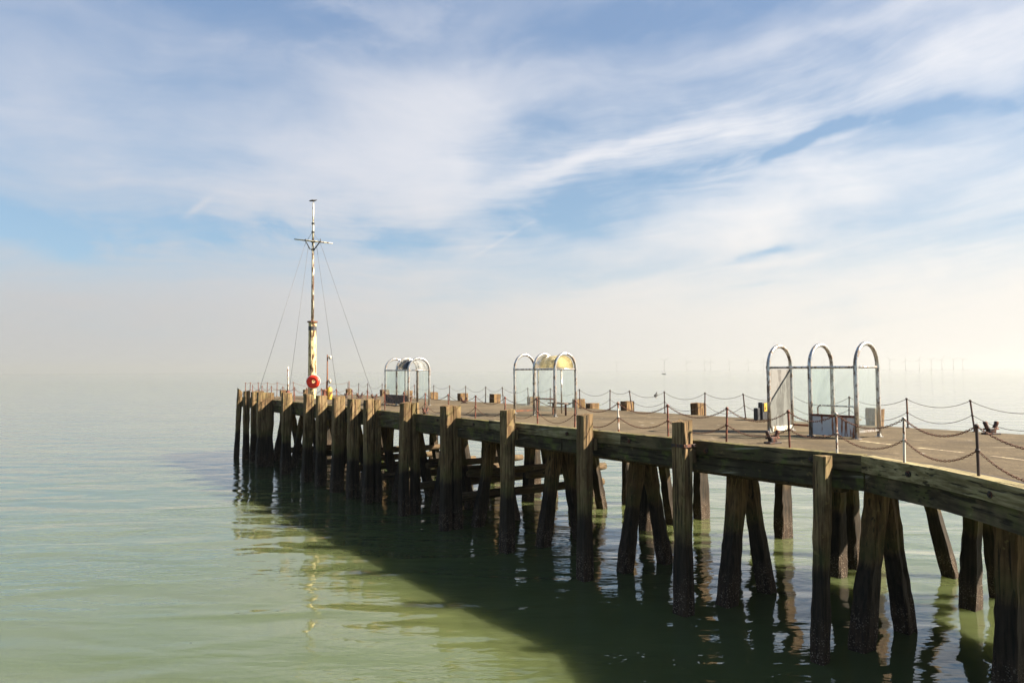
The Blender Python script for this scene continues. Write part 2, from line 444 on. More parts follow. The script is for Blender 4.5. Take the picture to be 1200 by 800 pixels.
# edge timbers, built in lengths so joints and level differences show
def lengths(path, n_):
    out, i = [], 0
    while i < len(path)-1:
        out.append(path[i:i+n_+1]); i += n_
    return out
rnd = random.Random(3)
PALE = min(range(len(lengths(ne, 5))), key=lambda q_: (sum((Vector(p) for p in lengths(ne, 5)[q_]), Vector())/len(lengths(ne, 5)[q_])-P(s_at(641, T0), T0)).length)
for k, seg in enumerate(lengths(ne, 5)):
    dz = rnd.uniform(-.012, .018); dd = rnd.uniform(-.02, .02)
    seg = [Vector(q) for q in seg]; dr = (seg[-1]-seg[-2]).normalized(); seg[-1] = seg[-1]-dr*.012
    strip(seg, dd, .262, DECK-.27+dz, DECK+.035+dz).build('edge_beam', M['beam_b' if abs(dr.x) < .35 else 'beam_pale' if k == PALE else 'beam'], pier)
for k, seg in enumerate(lengths(ne, 7)):
    dd = .055+rnd.uniform(-.015, .015)
    seg = [Vector(q) for q in seg]; dr = (seg[-1]-seg[-2]).normalized(); seg[-1] = seg[-1]-dr*.012
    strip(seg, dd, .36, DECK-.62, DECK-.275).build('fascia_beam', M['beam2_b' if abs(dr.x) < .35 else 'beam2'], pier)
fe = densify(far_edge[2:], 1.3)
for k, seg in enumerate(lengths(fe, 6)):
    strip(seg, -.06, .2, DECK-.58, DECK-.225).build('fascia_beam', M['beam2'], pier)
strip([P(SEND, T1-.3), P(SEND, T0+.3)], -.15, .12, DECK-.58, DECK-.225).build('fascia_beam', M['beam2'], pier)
for k in range(2, len(ne)-2, 2):
    d_ = (ne[k+1]-ne[k-1]).normalized(); o_ = Vector((-d_.y, d_.x, 0))
    q = MB(); c_ = ne[k]+d_*.3; c_ = Vector((c_.x, c_.y, DECK-.13+.03*math.sin(k*2.1)))
    q.tube([c_+o_*.1, c_-o_*.035], .055, 10, smooth=False); q.tube([c_-o_*.035, c_-o_*.06], .028, 6, smooth=False)
    q.build('bolt', M['iron'], pier)
# dark steel strip inside the edge beam, worn paint lines
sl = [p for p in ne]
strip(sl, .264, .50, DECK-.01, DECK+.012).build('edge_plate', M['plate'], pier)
def line_on_deck(a, b_, w):
    a, b_ = at(*a), at(*b_); d = (b_-a).normalized(); nn = Vector((-d.y, d.x, 0))*w/2
    q = MB(); q.add([a-nn+Vector((0, 0, .004)), b_-nn+Vector((0, 0, .004)), b_+nn+Vector((0, 0, .004)), a+nn+Vector((0, 0, .004))], [(0, 1, 2, 3)])
    q.build('painted_line', M['paint'], pier)
line_on_deck((1008, 516.5), (1046, 521), .09)
line_on_deck((1076, 524.5), (1130, 530.2), .09)
line_on_deck((1162, 534.2), (1235, 543.5), .09)
line_on_deck((1026, 537.0), (1042, 537.6), .22)
# joists under the deck
S_B = [0.0]
BENTS = [(5.79, 13.47), (3.88, 16.16), (1.97, 18.84), (-.233, 21.6), (-2.08, 24.8), (-3.99, 27.2), (-6.07, 29.75), (-8.0, 32.4), (-9.98, 34.9), (-12.0, 37.6), (-13.9, 40.2), (-15.9, 42.9)]
bs = [(Vector((x, y, 0))-O).dot(u) for x, y in BENTS]
for k, s in enumerate(bs):
    if k == 0: s += .05
    q = MB(); c_ = P(s, (T0+.40+T1-.3)/2, DECK-.40); q.box(c_, T1-.3-T0-.42, .32, .34, YAW, .02)
    q.build('cross_beam', M['log'], pier)
for t in (1.6, 3.2, 4.8, 6.4):
    q = MB(); q.box(P(20.2, t, DECK-.73), .26, 39.6, .30, YAW, .02); q.build('joist', M['log'], pier)
# near fender piles
FW = .345
for k, s in enumerate(bs):
    if k > 6: continue
    top = 4.29+random.uniform(-.03, .03)
    w = FW*random.uniform(.96, 1.05)
    if k == 0:
        pile('fender_pile', P(s+.10, -.06, -1.5), P(s+.0, .06, DECK+.02), .27, .26, M['pile'], pier, 11, .020)
        continue
    pile('fender_pile', P(s+.05, -.05, -1.5), P(s, 0, top), w, w, M['pile'], pier, 20+k, cap=.05)
    if k in (4, 5, 6):
        pile('fender_pile', P(s+.04, .46, -1.5), P(s, .355, top-.02), .30, w*.96, M['pile'], pier, 50+k)
# heavier, closer set fenders round the outer end: photo column of the left edge, widths
for i, (px, wv_, wu_) in enumerate(((409.5, .46, .40), (390.5, .50, .42), (371.5, .46, .40), (356.0, .48, .38), (330.5, .50, .40), (306, .92, .42), (293, .40, .34), (284.3, .36, .30))):
    s = s_at(px+3.0, -.1); top = 4.29+random.uniform(-.04, .04)
    pile('fender_pile', P(s+.05, -.05, -1.5), P(s, 0, top), wv_, wu_, M['pile'], pier, 80+i, cap=random.uniform(-.06, .1))
s = s_at(279.0, -.1); pile('fender_pile', P(s+.15, -.22, -1.5), P(s, -.02, 4.30), .30, .28, M['pile'], pier, 5, cap=-.25)
q = MB(); q.box(P(bs[1], 0, DECK-.05), .385, .385, .07, YAW, .006); q.build('strap', M['iron'], pier)
# spacer blocks between fender and edge
for k, s in enumerate(bs[1:]):
    if k in (3, 4) or k > 5: continue
    q = MB(); q.box(P(s, .235, DECK-.30), .118, .26, .30, YAW, .01); q.build('spacer_block', M['pile'], pier)
# far fender piles
for k, s in enumerate(bs):
    if k == 0: continue
    t = 8.47; top = 4.22+random.uniform(-.06, .06)
    s_ = s-(.25 if k != 1 else -.02)
    o = pile('fender_pile', P(s_-.1, t-.35 if k < 3 else t, -1.5), P(s_, t, top if k > 1 else 4.28), .52, .34, M['rake'], pier, 200+k, .03)
for px in (694.5,):
    s = s_at(px, 8.47); pile('fender_pile', P(s, 8.47, -1.5), P(s, 8.47, 4.02), .50, .36, M['rake'], pier, 233, .03)
pile('fender_pile', Vector((11.75, 18.85, -1.2)), Vector((10.75, 19.0, 3.25)), .26, .34, M['rake'], pier, 240)
# end row fenders
for t in (1.6, 3.1, 4.7, 6.3, 7.8):
    pile('fender_pile', P(SEND+.2, t, -1.5), P(SEND+.2, t, 4.2+random.uniform(-.05, .05)), .36, .34, M['pile'], pier, 300+int(t*10))
# raking A frames: two pairs per bent
for k, s in enumerate(bs):
    j = lambda a: random.uniform(-a, a)
    so = -.12
    ta = 1.52+j(.12); tb = 2.72+j(.1)
    if k == 0: ta, tb = 1.36, 2.74
    pile('raking_pile', P(s+so+j(.1), ta-.55, -1.6), P(s+so, 1.86+.1*(k == 0), 3.3), .36, .36, M['rake'], pier, 400+k, .026)
    pile('raking_pile', P(s+so+.02+j(.1), tb+.42, -1.6), P(s+so+.06, 2.16+.1*(k == 0), 3.3), .34, .33, M['rake'], pier, 430+k, .026)
    sf = s-.38
    if k == 1: dx = .05
    pile('raking_pile', P(sf+j(.1), 5.35, -1.6), P(sf, 5.75, 3.3), .36, .36, M['rake'], pier, 460+k, .026)
    pile('raking_pile', P(sf+.05+j(.1), 7.2 if k != 1 else 6.75, -1.6), P(sf+.05, 6.25, 3.3), .34, .33, M['rake'], pier, 490+k, .026)
# bents under the approach, right of the bend
def plain_pile(bx, by, tx, ty, w=.37, sd=1):
    pile('raking_pile', Vector((bx-(tx-bx)*.45, by-(ty-by)*.45, -1.5)), Vector((tx, ty, 3.3)), w, w, M['rake'], pier, sd, .026)
plain_pile(8.02, 11.75, 8.22, 11.82, .36, 601); plain_pile(9.25, 12.55, 8.75, 12.2, .36, 602)
plain_pile(11.0, 13.2, 11.3, 13.3, .36, 603); plain_pile(12.6, 14.0, 12.0, 13.7, .36, 604)
plain_pile(8.3, 8.6, 8.5, 8.6, .36, 605); plain_pile(9.8, 8.6, 9.2, 8.6, .36, 606)
plain_pile(12.2, 9.4, 12.4, 9.4, .36, 607); plain_pile(13.8, 9.6, 13.2, 9.6, .36, 608)
# low transverse logs from the sixth bent outward
def log(s, t0, t1, z, z1, r=.17, sd=0):
    rn = random.Random(sd); q = MB(); n_ = 12
    pts = [P(s+rn.uniform(-.012, .012), t0+(t1-t0)*i/n_, z+(z1-z)*i/n_+rn.uniform(-.01, .01)) for i in range(n_+1)]
    rr = [r*rn.uniform(.94, 1.05) for _ in pts]; rr[0] *= .86; rr[-1] *= .90
    q.tube(pts, rr, 9); q.build('cross_brace', M['log'], pier)
for k, s in enumerate(bs):
    if k < 4 or k > 10: continue
    log(s+.28, .75, 7.55, .98+random.uniform(-.05, .05), .92, .165, 700+k)
    if k in (5, 6, 8): log(s-.62, 2.4, 7.5, 1.42, 1.38, .15, 740+k)
log(bs[4]+.2, 3.6, 7.6, 1.55, 1.55, .16, 777)

# ------------------------------------------------------------------ chains on posts
def chain_fence(name, label, line, post_h, mats, link_from=None, chain_mat='chain', lean=None, r=.009):
    """line: list of deck points of the posts"""
    root = thing(name, line[0], label, 'chain fence')
    tops = []
    for i, p in enumerate(line):
        le = Vector((math.sin(i*2.3)*.022, math.cos(i*1.7)*.02, 0)) if not lean or i not in lean else lean[i]
        q = MB(); z0 = DECK
        b0 = Vector((p.x, p.y, z0)); b1 = b0+Vector((0, 0, post_h))+le
        q.tube([b0, b0+Vector((0, 0, .02)), b0+Vector((0, 0, .021)), b1], [.055, .055, .023, .022], 8, smooth=False)
        q.tube([b1-Vector((0, 0, .03)), b1+Vector((0, 0, .0)), b1+Vector((0, 0, .02))], [.034, .036, .018], 8)
        mid = b0+(b1-b0)*.53
        q.tube([mid-Vector((0, 0, .016)), mid+Vector((0, 0, .016))], .034, 8)
        q.build('post', M[mats[i % len(mats)]], root); tops.append((b1-Vector((0, 0, .015)), mid))
    rn = random.Random(len(line))
    for i in range(len(line)-1):
        for lev in (0, 1):
            a, b_ = tops[i][lev], tops[i+1][lev]; L = (b_-a).length
            sag = L*(.135+.035*lev)*rn.uniform(.72, 1.18)
            f_ = lambda x: a+(b_-a)*x-Vector((0, 0, sag*4*x*(1-x)))
            q = MB()
            if link_from is not None and i >= link_from:
                n_ = int(L*1.06/.048); dr = (b_-a).normalized()
                for j in range(n_):
                    c0, c1 = f_(j/n_), f_((j+1)/n_); c_ = (c0+c1)/2; d = (c1-c0).normalized()
                    side = d.cross(Vector((0, 0, 1))).normalized(); e = side if j % 2 else d.cross(side)
                    ring = [c_+d*(.036*math.cos(w_))+e*(.016*math.sin(w_)) for w_ in [2*math.pi*kk/8 for kk in range(8)]]
                    q.tube(ring, .0056, 4, closed=True)
            else:
                q.tube([f_(j/10) for j in range(11)], r, 5)
            q.build('chain', M[chain_mat], root)
    return root
near_px = [(394, 0), (412.5, 0), (430, 0), (451, 0), (473, 0), (498, 0), (526, 0), (557, 0), (592, 0), (630, 0), (673.5, 0), (725, 0), (783, 0), (851, 0), (925, 0)]
TP = T0+.33
npts = [P(s, TP) for s in (36.9, 34.6, 32.2, 29.8)]
npts = [P(s_at(px, TP), TP) for px, _ in near_px]
smax = (npts[0]-O).dot(u)
extra = []
s = smax+2.0
while s < SEND-.3: extra.append(P(s, TP)); s += 2.0
npts = extra[::-1]+npts
npts += [Vector((p.x, p.y, 0)) for p in (at(981, 533.4), at(1060, 544.3), at(1147, 560.6))]
npts += [Vector((7.15, 8.6, 0)), Vector((7.15, 6.6, 0))]
nm = ['rust_red']*len(npts)
i0 = len(npts)
for k in range(len(npts)):
    nm[k] = 'rust_red'
nm[-3] = 'dark_post'; nm[-4] = 'white_post'; nm[-5] = 'white_post'; nm[-9] = 'white_post'; nm[-8] = 'rust_red'
chain_fence('chain_fence', 'rusty double chain fence on short red and white posts along the nearer deck edge', npts, .80, nm, link_from=len(npts)-10)
far_px = [407.5, 420, 431, 447.5, 465, 486, 508, 527, 546, 569, 590, 620, 645, 680, 715, 741, 779.5, 826, 874, 930, 995, 1064, 1142]
TF = T1-.12
fpts = [P(s_at(px, TF), TF) for px in far_px]+[P(-1.6, TF), P(-3.4, TF)]
smax = (fpts[0]-O).dot(u); s = smax+2.2; extra = []
while s < SEND-.4: extra.append(P(s, TF)); s += 2.2
fpts = extra[::-1]+fpts
L_ = {}
for px, dx in ((741, -.10), (874, -.07), (590, -.05), (620, -.06), (1142, -.09)):
    idx = len(extra)+far_px.index(px); L_[idx] = -u*(-dx)*0+Vector((dx, 0, 0))
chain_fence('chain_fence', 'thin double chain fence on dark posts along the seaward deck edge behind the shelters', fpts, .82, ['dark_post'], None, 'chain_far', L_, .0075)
epts = [P(SEND-.15, t_at(px, SEND-.15)) for px in (287.5, 293, 303, 313, 324.5, 344)]+[P(SEND-.15, 6.0), P(SEND-.15, 7.7)]
chain_fence('chain_fence', 'short chain fence across the outer end of the pier beside the mast', epts, .95, ['rust', 'rust', 'rust_red', 'rust'], None, 'chain', None, .010)

# ------------------------------------------------------------------ shelters
def arch_path(w, hs, nb=14):
    """from the near foot up, over and down; local x across the pier, z up"""
    r = w/2; pts = [Vector((-r, 0, 0)), Vector((-r, 0, hs*.5)), Vector((-r, 0, hs))]
    for i in range(1, nb):
        a = math.pi*(1-i/nb); pts.append(Vector((r*math.cos(a), 0, hs+(TOPH-hs)*math.sin(a))))
    return pts+[Vector((r, 0, hs)), Vector((r, 0, hs*.5)), Vector((r, 0, 0))]
TOPH, RAILH = 2.27, 1.70
def shelter(foot, label, W, L, fit):
    """foot: deck point under the near foot of the nearest arch; local y runs out along the pier"""
    base = Vector((foot.x, foot.y, DECK))+v*(W/2)
    root = thing('arched_shelter', base, label, 'shelter', 'arched glass shelters on the pier deck', YAW)
    tr = .052
    ys = [0, L/2, L]
    for y in ys:
        q = MB(); q.tube([p+Vector((0, y, 0)) for p in arch_path(W, RAILH+.02)], tr, 12)
        for sx in (-1, 1):
            q.tube([(sx*W/2, y, -.0), (sx*W/2, y, .015)], .10, 10, smooth=False)
            cq = MB(); cq.tube([(sx*W/2, y, RAILH-.035), (sx*W/2, y, RAILH+.035)], tr+.012, 12, smooth=False); local_part(cq, 'clamp', M['tube'], root)
        local_part(q, 'arch', M['tube'], root)
        if y != L/2 or fit != 'near':
            q = MB(); q.tube([(-W/2-.03, y, RAILH), (W/2+.06, y, RAILH)], .030, 8); local_part(q, 'rail', M['tube'], root)
    for sx in (-1, 1):
        q = MB(); q.tube([(sx*W/2, -.05, RAILH+.003*sx), (sx*W/2, L+.05, RAILH+.003*sx)], .030, 8); local_part(q, 'rail', M['tube'], root)
    def pane(c, sx, sy, sz, m='glass', name='pane'):
        q = MB(); q.box(c, sx, sy, sz); return local_part(q, name, M[m], root)
    def vault(y0, y1, m, h0=0, h1=16):
        """bent roof sheet between two arches, from step h0 to h1 of its half circle"""
        q = MB(); r0 = (W-.12)/2
        ap = [Vector((r0*math.cos(math.pi*(1-i/16)), 0, RAILH+.05+(TOPH-RAILH-.12)*math.sin(math.pi*(1-i/16)))) for i in range(h0, h1+1)]; n_ = len(ap)
        vs = []; fs = []
        for y in (y0, y1):
            for p in ap: vs.append(p+Vector((0, y, 0)))
        inner = [Vector((p.x*.985, p.y, p.z-.012)) for p in vs]; o_ = len(vs); vs += inner
        for i in range(n_-1):
            fs.append((i, i+1, n_+i+1, n_+i)); fs.append((o_+i, o_+n_+i, o_+n_+i+1, o_+i+1))
        for a in (0, n_-1): fs.append((a, n_+a, o_+n_+a, o_+a))
        for a in (0, n_):
            for i in range(n_-1): fs.append((a+i, o_+a+i, o_+a+i+1, a+i+1))
        q.add(vs, fs, True); local_part(q, 'roof_sheet', M[m], root)
    def bench(y0, y1, x, back=True):
        bq = MB(); bq.box((x, (y0+y1)/2, .44), .34, y1-y0, .045, 0, .008); s_ = local_part(bq, 'bench', M['wood'], root)
        for y in (y0+.12, y1-.12):
            lq = MB(); lq.box((x, y, .208), .05, .05, .416); l_ = lq.build('bench_leg', M['rust']); l_.parent = s_
    w_ = W/2
    if fit == 'near':
        pane((0, L, .88), W-.13, .03, 1.54, 'board', 'frosted_board')
        q = MB(); q.box((0, L-.03, .09), W-.12, .05, .13, 0, .006); local_part(q, 'kick_board', M['kick'], root)
        pane((-w_, L*.25, 1.10), .012, L/2-.12, 1.14)                  # front pane of the nearer bay
        q = MB(); q.box((-w_, L*.25, .27), .03, L/2-.11, .46, 0, .004); local_part(q, 'panel', M['panel'], root)
        q = MB(); q.box((-w_, L*.25, .525), .07, L/2-.10, .05, 0, .006); local_part(q, 'panel_cap', M['rust_red'], root)
        q = MB(); y0, y1 = .12, L/2-.1; x = -w_+.16
        q.tube([(x, y1, .45), (x, y1, .70), (x, y1-.05, .755), (x, y0+.05, .755), (x, y0, .70), (x, y0, .45)], .020, 8); local_part(q, 'back_rail', M['tube'], root)
        bench(.10, L/2-.08, -w_+.24)
        pane((0, 0, .94), W-.13, .012, 1.44)
        pane((w_, L*.75, .94), .012, L/2-.12, 1.44)
        q = MB(); q.box((0, 0, .17), W-.10, .04, .05); local_part(q, 'rail', M['tube'], root)
        q = MB(); q.box((w_, L*.75, .16), .04, L/2-.10, .05); local_part(q, 'rail', M['rust'], root)
    elif fit == 'middle':
        pane((0, L, .95), W-.13, .012, 1.42)
        q = MB(); q.box((0, L, .10), W-.10, .045, .06, 0, .005); local_part(q, 'rail', M['rust'], root)
        vault(.05, L/2-.02, 'amber')
        pane((-w_, L*.25-.02, .92), .012, L/2-.34, 1.50)
        pane((w_, L*.25, .92), .012, L/2-.14, 1.50)
        q = MB(); q.tube([(w_, L*.25+.2, .05), (w_, L*.25+.2, RAILH)], .032, 8); local_part(q, 'mullion', M['tube'], root)
        q = MB(); q.tube([(-w_, L/2-.25, .05), (-w_, L/2-.25, RAILH)], .022, 8); local_part(q, 'mullion', M['tube'], root)
        q = MB(); q.tube([(-w_+.05, .05, .62), (-w_+.05, L/2-.05, .62)], .028, 8); local_part(q, 'back_rail', M['rust_red'], root)
        bench(.15, L/2-.1, w_-.26)
    else:
        pane((0, L, .95), W-.13, .012, 1.42)
        pane((-w_, L*.75, 1.12), .012, L/2-.12, 1.10); pane((-w_, L*.25, 1.12), .012, L/2-.12, 1.10)
        for y in (.25, .75):
            q = MB(); q.box((-w_, L*y, .28), .035, L/2-.12, .44, 0, .004); local_part(q, 'panel', M['wood'], root)
        vault(.05, L/2-.03, 'roof_shade', 0, 7); vault(.055, L/2-.035, 'roof_sunlit', 7, 16)  # one roof sheet in two colours: painted shade left, painted sunlight right
        pane((w_, L*.25, .92), .012, L/2-.12, 1.50)
        q = MB(); q.tube([(w_-.06, L*.42, 0), (w_-.06, L*.42, RAILH)], .032, 8); local_part(q, 'mullion', M['wood'], root)
        bench(.15, L-.15, -w_+.26)
    return root
shelter(at(1004.6, 514.5), 'bare three-arch steel shelter without roof with pale board and rust streaked panel', 1.02, 2.35, 'near')
shelter(at(650.6, 488.2), 'arched steel shelter with yellowed roof sheet over its nearer half', .98, 2.45, 'middle')
shelter(at(478.8, 475.6), 'small far arched shelter with roof sheet painted dark for shade on its left slope and dark wooden lower panels', 1.12, 2.5, 'far')

# ------------------------------------------------------------------ mast
mp = at(365.6, 466.8); MX, MY = mp.x, mp.y; MZ = DECK
def hz(py): return atY(365.5, py, MY).z
mast = thing('signal_mast', (MX, MY, MZ), 'tall cream signal mast with flaking paint and crosstree at the outer end of the pier', 'mast')
q = MB(); h1 = hz(378)
q.tube([(MX, MY, MZ), (MX, MY, MZ+1.5), (MX, MY, MZ+3), (MX, MY, h1)], [.25, .245, .24, .235], 10, smooth=False); q.build('lower_column', M['mast'], mast)
q = MB(); q.tube([(MX, MY, hz(387)), (MX, MY, hz(382.5))], .248, 10, smooth=False); q.build('band', M['dark'], mast)
q = MB(); q.tube([(MX, MY, h1), (MX, MY, h1+.09)], .32, 12, smooth=False); q.build('collar', M['rust'], mast)
q = MB(); zt = hz(238)
q.tube([(MX, MY, h1+.09), (MX, MY, hz(330)), (MX, MY, hz(283))], [.090, .080, .070], 10); q.build('pole', M['pole'], mast)
q = MB(); q.tube([(MX, MY, hz(283)), (MX, MY, hz(272)), (MX, MY, zt)], [.068, .060, .045], 10); q.build('topmast', M['pole'], mast)
for py, r_, h_ in ((272, .10, .10), (262, .095, .12), (283, .14, .10), (292.5, .12, .08)):
    q = MB(); q.tube([(MX, MY, hz(py)-h_/2), (MX, MY, hz(py)+h_/2)], r_, 10, smooth=False); q.build('band', M['dark'], mast)
yl, yr = atY(345, 280.3, MY-.12), atY(389.8, 285.2, MY-.12)
q = MB(); q.tube([yl, (yl+yr)/2, yr], [.035, .055, .035], 8); yard = q.build('crosstree', M['pole'], mast)
for px in (358.3, 375.5):
    q = MB(); q.tube([atY(px, 280, MY-.14), atY(px, 282.8, MY-.14), atY(365.6+(px-366)*.25, 292.5, MY-.10)], .035, 6); q.build('brace', M['dark'], mast)
    q = MB(); q.tube([atY(px+(2 if px < 366 else -2), 281.5, MY-.1), atY(366, 272, MY)], .012, 5); q.build('stay', M['wire'], mast)
for (px, py), (ax_, ay_) in zip(((358.3, 284), (361.5, 288), (371, 288), (375.5, 285)), ((300, 469.5), (337.5, 468.5), (396, 466.0), (437.5, 464.5))):
    q = MB(); q.tube([atY(px, py, MY-.05), at(ax_, ay_)], .011, 5); q.build('stay', M['wire'], mast)
for k in range(9):
    pass
# lifebuoy hung on the mast, turned a little towards the sun side
lb = Vector((MX-.0, MY-.40, atY(367.2, 447, MY).z)); lb.x = atY(367.2, 447, MY-.4).x
life = thing('lifebuoy', lb, 'orange red lifebuoy ring hung low on the cream signal mast', 'lifebuoy', None, R(-8))
q = MB(); q.tube([Vector((.255*math.cos(a)*1.10, 0, .255*math.sin(a))) for a in [2*math.pi*k/28 for k in range(28)]], .155, 12, closed=True); local_part(q, 'ring', M['buoy'], life)
q = MB(); q.tube([Vector((.43*math.cos(a)*1.05, -.02+.02*math.sin(4*a), .42*math.sin(a))) for a in [2*math.pi*k/24 for k in range(24)]], .012, 5, closed=True); local_part(q, 'grab_line', M['band'], life)
for x in (-.07, .07):
    q = MB(); q.tube([(x, -.05, -.17), (x*1.1, -.06, 0), (x, -.05, .17)], .018, 6); local_part(q, 'strap', M['buoy'], life)
q = MB(); q.tube([(0, .0, .05), (0, .14, .05)], .03, 6); local_part(q, 'hook', M['dark'], life)

# ------------------------------------------------------------------ birds
def bird(loc, rz, size, label, group=None, low=False):
    root = thing('bird', loc, label, 'bird', group, rz); k = size
    q = MB()
    if low: path = [(-.62, .05, .30), (-.45, 0, .33), (-.28, 0, .34), (-.08, 0, .345), (.12, 0, .35), (.26, 0, .37), (.35, 0, .42), (.42, 0, .45), (.49, 0, .45)]
    else:   path = [(-.50, 0, .16), (-.36, 0, .22), (-.22, 0, .27), (-.05, 0, .33), (.10, 0, .41), (.17, 0, .50), (.20, 0, .58), (.24, 0, .63), (.31, 0, .64)]
    rr = [.03, .06, .115, .15, .135, .095, .07, .068, .04]
    q.tube([Vector(p)*k for p in path], [r_*k for r_ in rr], 10); body = local_part(q, 'body', M['bird'], root)
    e = path[-1]; q = MB(); q.tube([Vector(e)*k, Vector((e[0]+.11, 0, e[2]-.01))*k], [.025*k, .008*k], 6); local_part(q, 'beak', M['beak'], root)
    for sy in (-1, 1):
        q = MB(); z0 = path[3][2]
        q.tube([Vector((.10, sy*.12, z0+.06))*k, Vector((-.10, sy*.145, z0+.02))*k, Vector((-.32, sy*.10, z0-.06))*k, Vector((-.48, sy*.05, z0-.13))*k], [.04*k, .075*k, .05*k, .012*k], 8); local_part(q, 'wing', M['bird'], root)
        q = MB(); q.tube([Vector((-.02, sy*.06, z0-.10))*k, Vector((.0, sy*.06, 0))*k, Vector((.07, sy*.06, 0))*k], .013*k, 5); local_part(q, 'leg', M['beak'], root)
    return root
bird(Vector((MX, MY, zt)), R(10), .44, 'dark bird resting on the very top of the signal mast', low=True)
fs_ = s_at(769.3, TF); fp = P(fs_, TF); bird(Vector((fp.x, fp.y, DECK+.55)), R(65), .36, 'small dark bird perched on the far chain between two posts')

# ------------------------------------------------------------------ deck furniture
def bollard(loc, rz, k, label, group='cast iron mooring bollards on the deck'):
    """twin horned mooring cleat"""
    k *= .66
    root = thing('mooring_bollard', (loc.x, loc.y, DECK), label, 'bollard', group, rz)
    q = MB(); q.box((0, 0, .03*k), .52*k, .34*k, .06*k, 0, .012*k); local_part(q, 'base_plate', M['iron'], root)
    q = MB(); q.box((0, 0, .15*k), .30*k, .20*k, .18*k, 0, .03*k); local_part(q, 'body', M['iron'], root)
    for sx in (-1, 1):
        q = MB(); q.tube([(sx*.10*k, 0, .14*k), (sx*.16*k, 0, .26*k), (sx*.21*k, 0, .36*k), (sx*.235*k, 0, .44*k), (sx*.24*k, 0, .47*k)], [.08*k, .075*k, .072*k, .082*k, .05*k], 10); local_part(q, 'horn', M['iron'], root)
    q = MB(); q.tube([(-.30*k, 0, .20*k), (.30*k, 0, .20*k)], [.035*k, .035*k], 8); local_part(q, 'crossbar', M['iron'], root)
    return root
bollard(at(1161.5, 508.8), R(8), 1.05, 'rusty twin horned bollard alone by the far chain at the right, near the bend')
bollard(at(905.5, 519.5), R(20), .95, 'rusty bollard on the near deck edge beside the roofless shelter with pale board')
bollard(at(544, 472.2), R(10), .95, 'twin horned bollard by the far chain midway between the yellow-roofed and dark-roofed shelters')
bollard(at(498.5, 486), R(60), .9, 'red rusted bollard on the near deck edge just right of the far dark-roofed shelter')
bollard(at(421.5, 466.8), R(30), 1.1, 'rusty bollard left of the far dark-roofed shelter, the nearer one to the mast')
bollard(at(438.5, 467.8), R(30), 1.0, 'dark bollard immediately left of the far dark-roofed shelter')
bollard(at(405.5, 466.2), R(80), 1.0, 'dark bollard between thin pole and dark-roofed shelter, the closest to the pole')
# stump with yellow painted face at the far edge left of the roofless shelter
s_y = s_at(897.5, 7.9)
st = thing('yellow_marker_post', P(s_y, 7.80, DECK), 'stubby dark timber post with yellow painted panel left of the roofless shelter', 'post', None, YAW)
q = MB(); q.box((0, 0, .29), .40, .17, .58, 0, .025); local_part(q, 'post', M['dark'], st)
q = MB(); q.box((.03, -.096, .42), .30, .02, .27, 0, .004); local_part(q, 'painted_panel', M['yellow'], st)
q = MB(); q.box((-.30, .05, .20), .16, .16, .40, 0, .02); local_part(q, 'block', M['dark'], st)
# white post at the end
wp = at(337.3, 469.5)
w = thing('white_post', (wp.x, wp.y, DECK), 'slim white post on rusty base left of the signal mast', 'post')
q = MB(); q.tube([(0, 0, .55), (0, 0, 1.2), (0, 0, 1.95)], [.055, .05, .035], 10); local_part(q, 'shaft', M['white_post'], w)
q = MB(); q.tube([(0, 0, 0), (0, 0, .04), (0, 0, .041), (0, 0, .40), (0, 0, .58)], [.26, .26, .17, .15, .10], 10, smooth=False); local_part(q, 'base', M['rust_red'], w)
# thin pole with two fittings
tp = at(383.4, 467.0); H_ = atY(383.4, 415.5, tp.y).z-DECK
w = thing('light_pole', (tp.x, tp.y, DECK), 'thin rusty pole with two small lamps right of the signal mast', 'pole')
q = MB(); q.tube([(0, 0, 0), (0, 0, H_*.45), (0, 0, H_)], [.055, .045, .035], 8); local_part(q, 'pole', M['rust'], w)
for f_, sz in ((.94, .22), (.40, .26)):
    q = MB(); q.tube([(0, 0, H_*f_), (.12, 0, H_*f_)], .018, 6); br = local_part(q, 'bracket', M['rust'], w)
    q = MB(); q.tube([(.16, 0, H_*f_-sz/2), (.16, 0, H_*f_+sz*.3), (.16, 0, H_*f_+sz/2)], [.075, .085, .03], 10); local_part(q, 'lamp', M['pole'], w)
bx = at(386.0, 468.0)
w = thing('gas_bottle', (bx.x, bx.y, DECK), 'yellow cylinder standing at the foot of the thin pole', 'cylinder')
q = MB(); q.tube([(0, 0, 0), (0, 0, .04), (0, 0, .62), (0, 0, .70), (0, 0, .74)], [.15, .165, .165, .12, .05], 14); local_part(q, 'body', M['yellow'], w)
q = MB(); q.tube([(0, 0, .735), (0, 0, .80)], .035, 8); local_part(q, 'valve', M['dark'], w)
bx = at(379.6, 468.2)
w = thing('hydrant', (bx.x, bx.y, DECK), 'dark red stub pipe with flange left of the yellow cylinder', 'pipe stub')
q = MB(); q.tube([(0, 0, 0), (0, 0, .05), (0, 0, .051), (0, 0, .52)], [.17, .17, .10, .10], 10, smooth=False); local_part(q, 'pipe', M['rust_red'], w)
q = MB(); q.tube([(0, 0, .52), (0, 0, .60)], .15, 10, smooth=False); local_part(q, 'flange', M['rust'], w)

